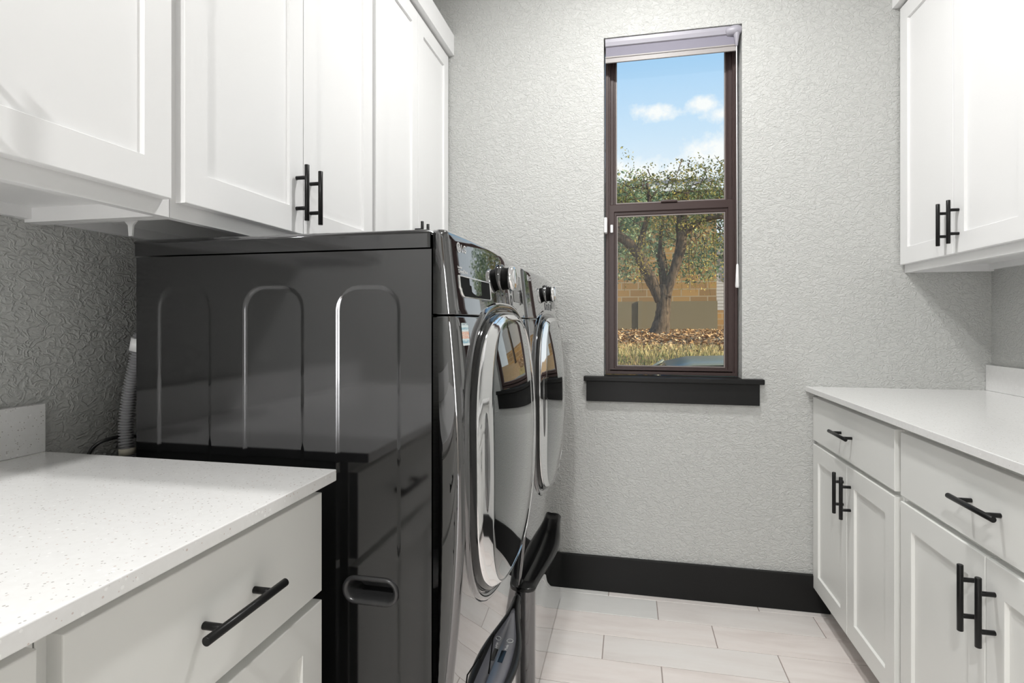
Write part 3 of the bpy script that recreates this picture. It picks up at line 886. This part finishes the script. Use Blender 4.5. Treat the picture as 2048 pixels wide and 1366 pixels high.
# drain hose and power cord behind the washer
hs = thing('drain_hose', (-1.05, 1.0, .2), 'grey corrugated drain hose against the left wall behind the washer', 'hose')
path = smooth_path([(-1.030, .990, 1.150), (-1.044, .990, 1.085), (-1.060, .990, 1.02), (-1.069, .990, .95), (-1.0665, .990, .897), (-1.055, .995, .80), (-1.045, 1.0, .55), (-1.045, 1.0, .20)], 1)
fine = smooth_path([tuple(p) for p in path], 220)
seg = []; rad = []; acc = 0; pitch = .0062; last = fine[0]
for p in fine:
    acc += (p - last).length; last = p
    seg.append(p); rad.append(.0122 + .0026 * math.cos(2 * PI * acc / pitch))
bm = nbm(); tube(bm, seg, rad, 18); part('corrugated_tube', bm, M_hose, hs)
bm = nbm(); tube(bm, [(-1.0668, .990, .9005), (-1.0655, .990, .8865)], .0160, 20); part('cuff', bm, M_hosecuff, hs)
bm = nbm(); tube(bm, [(-1.0330, .990, 1.139), (-1.0390, .990, 1.112)], .0165, 20); part('tag', bm, M_whitepl, hs, label='white tag round the hose')
bm = nbm(); tube(bm, smooth_path([(-1.12, .95, .60), (-1.145, .955, .80), (-1.135, .96, .888), (-1.115, .99, .918), (-1.11, 1.08, .90), (-1.10, 1.2, .80)], 8), .004, 10)
tag(part('power_cord', bm, M_grip), 'dark power cord curving out beside the grey drain hose', 'cord')

# ------------------------------------------------------------------ outside: sloping yard, tree, houses, parked car
def ground_z(y):
    pts = [(2.6, -.70), (8.6, -.68), (9.3, .30), (9.9, .58), (11, .70), (12.2, .86), (13.5, .905), (21, .915), (60, .95)]
    for (a, za), (b_, zb) in zip(pts, pts[1:]):
        if y <= b_:
            q = (y - a) / (b_ - a); return za + (zb - za) * q
    return pts[-1][1]
M_ground, t, b = mat('leaf_covered_soil', (.2, .13, .07), .95, spec=.1)
g = t.n('ShaderNodeTexCoord'); v = t.n('ShaderNodeTexVoronoi', i_Scale=9.0); t.l(g.outputs['Object'], v.inputs['Vector'])
n1 = t.n('ShaderNodeTexNoise', i_Scale=6.0, i_Detail=6.0); t.l(g.outputs['Object'], n1.inputs['Vector'])
c = t.mix(n1.outputs[0], (.10, .06, .03), (.36, .22, .10)); t.l(t.mix(v.outputs['Distance'], c, (.46, .30, .15)), b.inputs['Base Color'])
M_drive, t, b = mat('concrete_drive', (.35, .34, .31), .9)
bm = nbm(); ysq = [2.7, 5, 8.6, 8.9, 9.3, 9.6, 9.9, 10.4, 11, 11.6, 12.2, 13, 13.5, 16, 21, 30, 60]
loft(bm, [[(x, y, ground_z(y)) for x in (-25, -8, -2, 0, 2, 4, 8, 25)] for y in ysq], closed=False)
for f in bm.faces:
    if f.calc_center_median().y < 8.6: f.material_index = 1
gy = part('yard_ground', bm, [M_ground, M_drive]); gy['kind'] = 'structure'; gy['label'] = 'leaf strewn sloping yard outside the window'

def tinted(name, cols, rough=.7, trans=0.0):
    m, t, b = mat(name, cols[0], rough, spec=.3)
    at = t.n('ShaderNodeAttribute', attribute_name='tint')
    st = [(i / (len(cols) - 1), c) for i, c in enumerate(cols)]
    t.l(t.ramp(at.outputs['Fac'], st), b.inputs['Base Color'])
    if trans:
        tb = t.n('ShaderNodeBsdfTranslucent'); t.l(t.ramp(at.outputs['Fac'], st), tb.inputs[0])
        mx = t.n('ShaderNodeMixShader'); mx.inputs[0].default_value = trans
        t.l(b.outputs[0], mx.inputs[1]); t.l(tb.outputs[0], mx.inputs[2]); t.l(mx.outputs[0], m.node_tree.nodes['Material Output'].inputs['Surface'])
    return m
M_litter = tinted('fallen_leaves', [(.10, .055, .025), (.32, .17, .07), (.55, .34, .16), (.70, .52, .30)])
M_grass = tinted('dry_grass', [(.10, .13, .04), (.30, .28, .10), (.60, .48, .22), (.75, .62, .36)])
M_leaf = tinted('olive_leaves', [(.05, .075, .025), (.14, .17, .05), (.34, .30, .08), (.70, .52, .12)], trans=.3)
M_leafg = tinted('green_leaves', [(.06, .12, .08), (.14, .24, .14), (.28, .38, .22), (.48, .52, .32)], trans=.3)
M_bark, t, b = mat('bark', (.12, .09, .065), .95, spec=.1)
g = t.n('ShaderNodeTexCoord'); mp = t.n('ShaderNodeMapping'); mp.inputs['Scale'].default_value = (14, 14, 2.5); t.l(g.outputs['Object'], mp.inputs[0])
n1 = t.n('ShaderNodeTexNoise', i_Scale=1.6, i_Detail=8.0, i_Roughness=.7); t.l(mp.outputs[0], n1.inputs['Vector'])
t.l(t.ramp(n1.outputs[0], [(.35, (.030, .023, .018)), (.6, (.15, .11, .078))]), b.inputs['Base Color'])
bp = t.n('ShaderNodeBump', i_Strength=.8, i_Distance=.03); t.l(n1.outputs[0], bp.inputs['Height']); t.l(bp.outputs[0], b.inputs['Normal'])

def quads(specs):
    """one mesh of small leaf quads: (centre, size, aspect, normal, tint)"""
    vs = []; fs = []; tn = []
    for c_, s_, asp, nrm, ti in specs:
        u, v = frame_axes(nrm); a = random.random() * 2 * PI
        p = u * math.cos(a) + v * math.sin(a); q = nrm.cross(p)
        i = len(vs)
        vs += [c_ - p * s_, c_ + q * s_ * asp - p * s_ * .1, c_ + p * s_, c_ - q * s_ * asp - p * s_ * .1]
        fs.append((i, i + 1, i + 2, i + 3)); tn.append(ti)
    me = bpy.data.meshes.new('leaves'); me.from_pydata(vs, [], fs)
    at = me.attributes.new('tint', 'FLOAT', 'FACE'); at.data.foreach_set('value', tn)
    return me
R = random.Random(3)
def rv(): 
    while True:
        v = Vector((R.uniform(-1, 1), R.uniform(-1, 1), R.uniform(-1, 1)))
        if .05 < v.length < 1: return v
sp_ = []
for i in range(9000):
    y = R.uniform(10.3, 20.5) if i % 3 else R.uniform(10.3, 14); x = -.6 + (y - 2.5) * R.uniform(-.10, .30)
    n_ = (Vector((0, 0, 1)) + rv() * .9).normalized()
    sp_.append((Vector((x, y, ground_z(y) + R.uniform(.005, .05))), R.uniform(.03, .075), .5, n_, R.random()))
me = quads(sp_); me.materials.append(M_litter)
o = link('leaf_litter', me); tag(o, 'brown and orange fallen leaves covering the yard around the tree', 'leaves', kind='stuff')
# dry grass verge
vs = []; fs = []; tn = []
for i in range(7000):
    y = R.uniform(9.2, 10.9); x = -.5 + (y - 2.5) * R.uniform(-.10, .30); z = ground_z(y) - .01; h_ = R.uniform(.04, .16) * (1.6 if R.random() < .04 else 1)
    a = R.random() * 2 * PI; w = R.uniform(.004, .009); k_ = len(vs)
    lean = Vector((R.uniform(-.05, .05), R.uniform(-.05, .05), 0)) * (h_ / .1)
    dd = Vector((math.cos(a) * w, math.sin(a) * w, 0)); base = Vector((x, y, z))
    vs += [base - dd, base + dd, base + lean + Vector((0, 0, h_))]; fs.append((k_, k_ + 1, k_ + 2)); tn.append(min(1, max(0, R.gauss(.55 - (0.35 if y < 9.9 else 0), .22))))
me = bpy.data.meshes.new('grass'); me.from_pydata(vs, [], fs); at = me.attributes.new('tint', 'FLOAT', 'FACE'); at.data.foreach_set('value', tn)
me.materials.append(M_grass); o = link('grass', me); tag(o, 'dry yellow grass verge between the parked car and the tree', 'grass', kind='stuff')

# forked oak in front of the stone house
tree = thing('oak_tree', (.72, 13.45, .9), 'forked oak tree with dark trunk seen through the lower window pane', 'tree')
TY = 13.45
bm = nbm()
limbs = [([(.66, TY, .86), (.70, TY, 1.02), (.76, TY, 1.35), (.78, TY, 1.72), (.80, TY, 2.08)], [.27, .215, .175, .165, .10]),
         ([(.72, TY, 1.70), (.56, TY, 2.05), (.36, TY - .05, 2.45), (.16, TY - .1, 2.85), (-.12, TY - .15, 3.15), (-.60, TY - .3, 3.42), (-1.2, TY - .4, 3.9)], [.13, .14, .13, .125, .11, .10, .06]),
         ([(.84, TY, 1.78), (.93, TY, 2.15), (1.08, TY + .05, 2.6), (1.19, TY + .1, 3.05), (1.20, TY + .1, 3.6), (1.30, TY, 4.3)], [.12, .115, .11, .12, .13, .08]),
         ([(1.19, TY + .1, 3.2), (1.5, TY, 3.5), (2.0, TY - .1, 3.62), (2.6, TY, 3.5)], [.08, .07, .06, .03]),
         ([(.16, TY - .1, 2.8), (.30, TY - .1, 3.3), (.45, TY - .2, 3.9), (.4, TY, 4.5)], [.08, .07, .06, .03]),
         ([(-.12, TY - .15, 3.1), (-.30, TY - .2, 3.5), (-.35, TY - .2, 4.1)], [.06, .05, .03]),
         ([(.80, TY, 1.85), (.80, TY + .2, 2.3), (.72, TY + .5, 3.0), (.85, TY + .8, 4.0)], [.06, .06, .05, .03])]
def limb(name, k_):
    pts, rr = limbs[k_]
    bm = nbm(); pp = smooth_path(pts, 5); n = len(pp)
    rads = [np.interp(i / (n - 1), [k / (len(rr) - 1) for k in range(len(rr))], rr) * R.uniform(.93, 1.07) for i in range(n)]
    tube(bm, pp, [float(q) for q in rads], 14); part(name, bm, M_bark, tree)
bm.free()
limb('trunk', 0)
for k_ in range(1, len(limbs)): limb('branch', k_)
bm = nbm()
# twigs
tw = []
for i in range(260):
    c_ = Vector((R.uniform(-1.6, 3.0), TY + R.uniform(-1.3, 1.5), R.uniform(3.1, 4.7)))
    e = c_ + rv() * .5; tube(bm, [c_, (c_ + e) / 2 + rv() * .06, e], [.014, .010, .004], 5)
for i in range(26):
    x = R.choice((-.45, -.15, .05, .22, 1.3, 1.6, 1.9)) + R.uniform(-.15, .15); y = TY + R.uniform(-.8, .4); z1 = R.uniform(2.9, 3.3); z0 = R.uniform(1.6, 2.5)
    tube(bm, [(x, y, z1), (x + R.uniform(-.05, .05), y, (z0 + z1) / 2), (x + R.uniform(-.1, .1), y, z0)], [.007, .005, .002], 5); tw.append((x, y, z0, z1))
o = part('twigs', bm, M_bark, tree); o['kind'] = 'stuff'
sp_ = []
def clump(c_, r_, n_, size, lo_, hi_):
    for _ in range(n_):
        p = rv(); p = p.normalized() * (p.length ** .6) * r_
        sp_.append((c_ + Vector((p.x * 1.3, p.y, p.z * .8)), R.uniform(.6, 1.2) * size, .42, rv().normalized(), R.uniform(lo_, hi_)))
for i in range(150):
    x = R.uniform(-2.2, 3.4); z = R.uniform(3.0, 4.75) if i % 3 else R.uniform(4.0, 4.8) - .10 * abs(x - .8)
    low = z < 3.45
    clump(Vector((x, TY + R.uniform(-1.3, 1.3), z)), R.uniform(.22, .42), 75, .040, .25 if low else 0, 1 if low else .8)
for x, y, z0, z1 in tw:
    for k in range(34):
        q = R.random(); sp_.append((Vector((x, y, z0 + (z1 - z0) * q)) + rv() * .09, R.uniform(.02, .036), .42, rv().normalized(), R.uniform(.55, 1)))
me = quads(sp_); me.materials.append(M_leaf); link('foliage', me, tree)

# green trees further back
def back_tree(x, y, top, spread, label, seed):
    global R, sp_
    R = random.Random(seed); sp_ = []
    zg = ground_z(y)
    rt = thing('tree', (x, y, zg), label, 'tree', 'trees behind the oak')
    bm = nbm(); tube(bm, smooth_path([(x, y, zg - .05), (x + .1, y, zg + 1.5), (x - .1, y, top * .7)], 5), [.22] * 5 + [.16] * 5 + [.08], 12)
    part('trunk', bm, M_bark, rt)
    for i in range(70):
        a = R.uniform(-1, 1); z = R.uniform(zg + 1.8, top) ; w = spread * math.sqrt(max(.05, 1 - ((z - (zg + 1.8 + top) / 2) / ((top - zg) / 2)) ** 2))
        clump(Vector((x + a * w, y + R.uniform(-.75, .75), z)), R.uniform(.35, .55), 85, .075, 0, 1)
    me = quads(sp_); me.materials.append(M_leafg); link('foliage', me, rt)
back_tree(-.95, 16.4, 5.1, 1.5, 'green tree behind the oak at the left of the upper pane', 5)
back_tree(1.05, 19.2, 5.6, 2.1, 'green tree behind the oak in the middle of the upper pane', 6)
back_tree(3.9, 16.6, 5.0, 1.5, 'green tree behind the oak at the right of the upper pane', 8)

# limestone house across the yard
M_stone, t, b = mat('limestone_blocks', (.5, .35, .18), .9, spec=.15)
g = t.n('ShaderNodeTexCoord'); mp = t.n('ShaderNodeMapping'); mp.inputs['Rotation'].default_value = (PI / 2, 0, 0); t.l(g.outputs['Object'], mp.inputs[0])
br = t.n('ShaderNodeTexBrick', i_Scale=1.0); br.inputs['Brick Width'].default_value = .62; br.inputs['Row Height'].default_value = .27; br.inputs['Mortar Size'].default_value = .02
br.inputs['Color1'].default_value = (.40, .25, .10, 1); br.inputs['Color2'].default_value = (.25, .16, .08, 1); br.inputs['Mortar'].default_value = (.36, .30, .21, 1)
t.l(mp.outputs[0], br.inputs['Vector']); t.l(br.outputs['Color'], b.inputs['Base Color'])
M_stucco, t, b = mat('tan_stucco', (.20, .175, .12), .9, spec=.1)
M_siding, t, b = mat('pale_siding', (.42, .44, .48), .8)
M_roof, t, b = mat('shingle_roof', (.16, .15, .15), .9)
M_reflection, t, b = mat('white_reflection', (.75, .76, .78), .5)
M_bluewin, t, b = mat('dark_blue_pane', (.08, .14, .2), .1)
hz = thing('stone_house', (-3, 23, .9), 'tan limestone house behind the oak tree', 'house')
bm = nbm(); box(bm, -9, 3.10, 21.2, 27, 1.98, 5.9); part('wall', bm, M_stone, hz)
bm = nbm(); box(bm, -9, 3.12, 21.12, 27, .85, 1.98); box(bm, .30, .46, 21.05, 21.12, .85, 2.0); part('lower_wall', bm, M_stucco, hz)
bm = nbm(); box(bm, -9.2, 3.2, 20.75, 20.85, 5.98, 6.22); part('reflection_board', bm, M_reflection, hz)  # white board shaped as the pale line reflected in the upper pane
bm = nbm(); 
for x in (-9.2, 3.2): pass
loft(bm, [[(x, 20.8, 6.22), (x, 24, 7.2), (x, 27.3, 6.22), (x, 27.3, 5.95), (x, 20.8, 5.95)] for x in (-9.2, 3.2)], caps=(True, True), smooth=False); part('roof', bm, M_roof, hz)
hz2 = thing('siding_house', (6, 27, .9), 'pale siding house at the right edge of the lower pane', 'house')
bm = nbm(); box(bm, 3.6, 9, 26, 31, 1.75, 4.2)
for k in range(16): box(bm, 3.59, 9, 25.985, 26.0, 1.76 + k * .15, 1.76 + k * .15 + .03)
part('wall', bm, M_siding, hz2)
bm = nbm(); box(bm, 3.58, 9.02, 25.95, 31, .88, 1.75); part('stone_base', bm, M_stone, hz2)
bm = nbm(); box(bm, 4.05, 4.35, 25.95, 25.985, 3.1, 3.6); part('window', bm, M_bluewin, hz2)
bm = nbm(); loft(bm, [[(x, 25.6, 4.2), (x, 28.5, 5.6), (x, 31.4, 4.2)] for x in (3.3, 9.3)], caps=(True, True), smooth=False); part('roof', bm, M_roof, hz2)

# parked car, seen only by its roof and windscreen
M_car, t, b = mat('grey_green_car_paint', (.20, .22, .18), .35, metal=.2, coat=.1)
M_carglass, t, b = mat('car_glass', (.06, .09, .08), .12, spec=.25)
M_tyre, t, b = mat('tyre', (.015, .015, .015), .8)
M_alloy, t, b = mat('alloy', (.5, .5, .5), .25, metal=1)
car = thing('parked_car', (1.2, 7.0, -.68), 'grey green parked car just outside, only its roof showing', 'car')
CZ = -.68
def carsec(x, zt, zb, w, wt2, n=10):
    """cross section in the YZ plane"""
    pts = []
    for k in range(n + 1):
        a = k / n * PI
        yy = -math.cos(a); q = math.sin(a) ** .35
        ww = w + (wt2 - w) * q ** 3
        pts.append((x, 7.0 + yy * ww / 2, zb + (zt - zb) * q))
    return pts
bm = nbm()
prof = [(-1.35, .42, .30, 1.3), (-1.28, .62, .22, 1.6), (-.9, .76, .20, 1.74), (-.2, .86, .20, 1.80), (.0, .90, .20, 1.80), (1.2, .93, .20, 1.82), (2.4, .95, .20, 1.80), (2.7, .96, .22, 1.76), (3.1, .90, .26, 1.68), (3.22, .60, .34, 1.4)]
loft(bm, [carsec(x, CZ + zt, CZ + zb, w, w * .9) for x, zt, zb, w in prof], closed=True, caps=(True, True)); part('body', bm, M_car, car)
bm = nbm()
prof = [(-.25, .86, .84, 1.45), (.10, 1.10, .84, 1.42), (.42, 1.36, .84, 1.36), (.7, 1.425, .84, 1.32), (1.3, 1.445, .84, 1.32), (1.9, 1.42, .84, 1.30), (2.3, 1.30, .84, 1.30), (2.85, .97, .84, 1.28)]
loft(bm, [carsec(x, CZ + zt, CZ + zb, w, w * .82) for x, zt, zb, w in prof], closed=True, caps=(True, True)); part('windows', bm, M_carglass, car)
bm = nbm()
prof = [(.42, 1.375), (.7, 1.44), (1.3, 1.46), (1.9, 1.435), (2.25, 1.34)]
loops = []
for x, zt in prof: loops.append([(x, 7.0 + q * .56, CZ + zt - .05 * abs(q) ** 3) for q in [-1 + k / 5 for k in range(11)]] + [(x, 7.0 + q * .56, CZ + zt - .02 - .05 * abs(q) ** 3) for q in [1 - k / 5 for k in range(11)]])
loft(bm, loops, caps=(True, True))
for q in (-1, 1):
    tube(bm, [(-.22, 7 + q * .70, CZ + .87), (.10, 7 + q * .64, CZ + 1.12), (.44, 7 + q * .56, CZ + 1.36)], .022, 8)
    tube(bm, [(2.25, 7 + q * .54, CZ + 1.32), (2.84, 7 + q * .60, CZ + .96)], .03, 8)
    tube(bm, [(1.25, 7 + q * .56, CZ + 1.40), (1.22, 7 + q * .68, CZ + .90)], .02, 8)
part('roof', bm, M_car, car)
for x in (-.55, 2.35):
    for q in (-1, 1):
        bm = nbm(); y = 7 + q * .78
        def wl(r, yy): return [(x + r * math.cos(a), yy, CZ + .32 + r * math.sin(a)) for a in [2 * PI * k / 28 for k in range(28)]]
        loft(bm, [wl(.20, y - .1), wl(.30, y - .1), wl(.32, y - .07), wl(.32, y + .07), wl(.30, y + .1), wl(.20, y + .1)])
        wh = part('wheel', bm, M_tyre, car)
        bm = nbm(); rs = loft(bm, [wl(.20, y + q * .08), wl(.17, y + q * .085), wl(.03, y + q * .06)]); bm.faces.new(rs[-1]); part('rim', bm, M_alloy, wh)
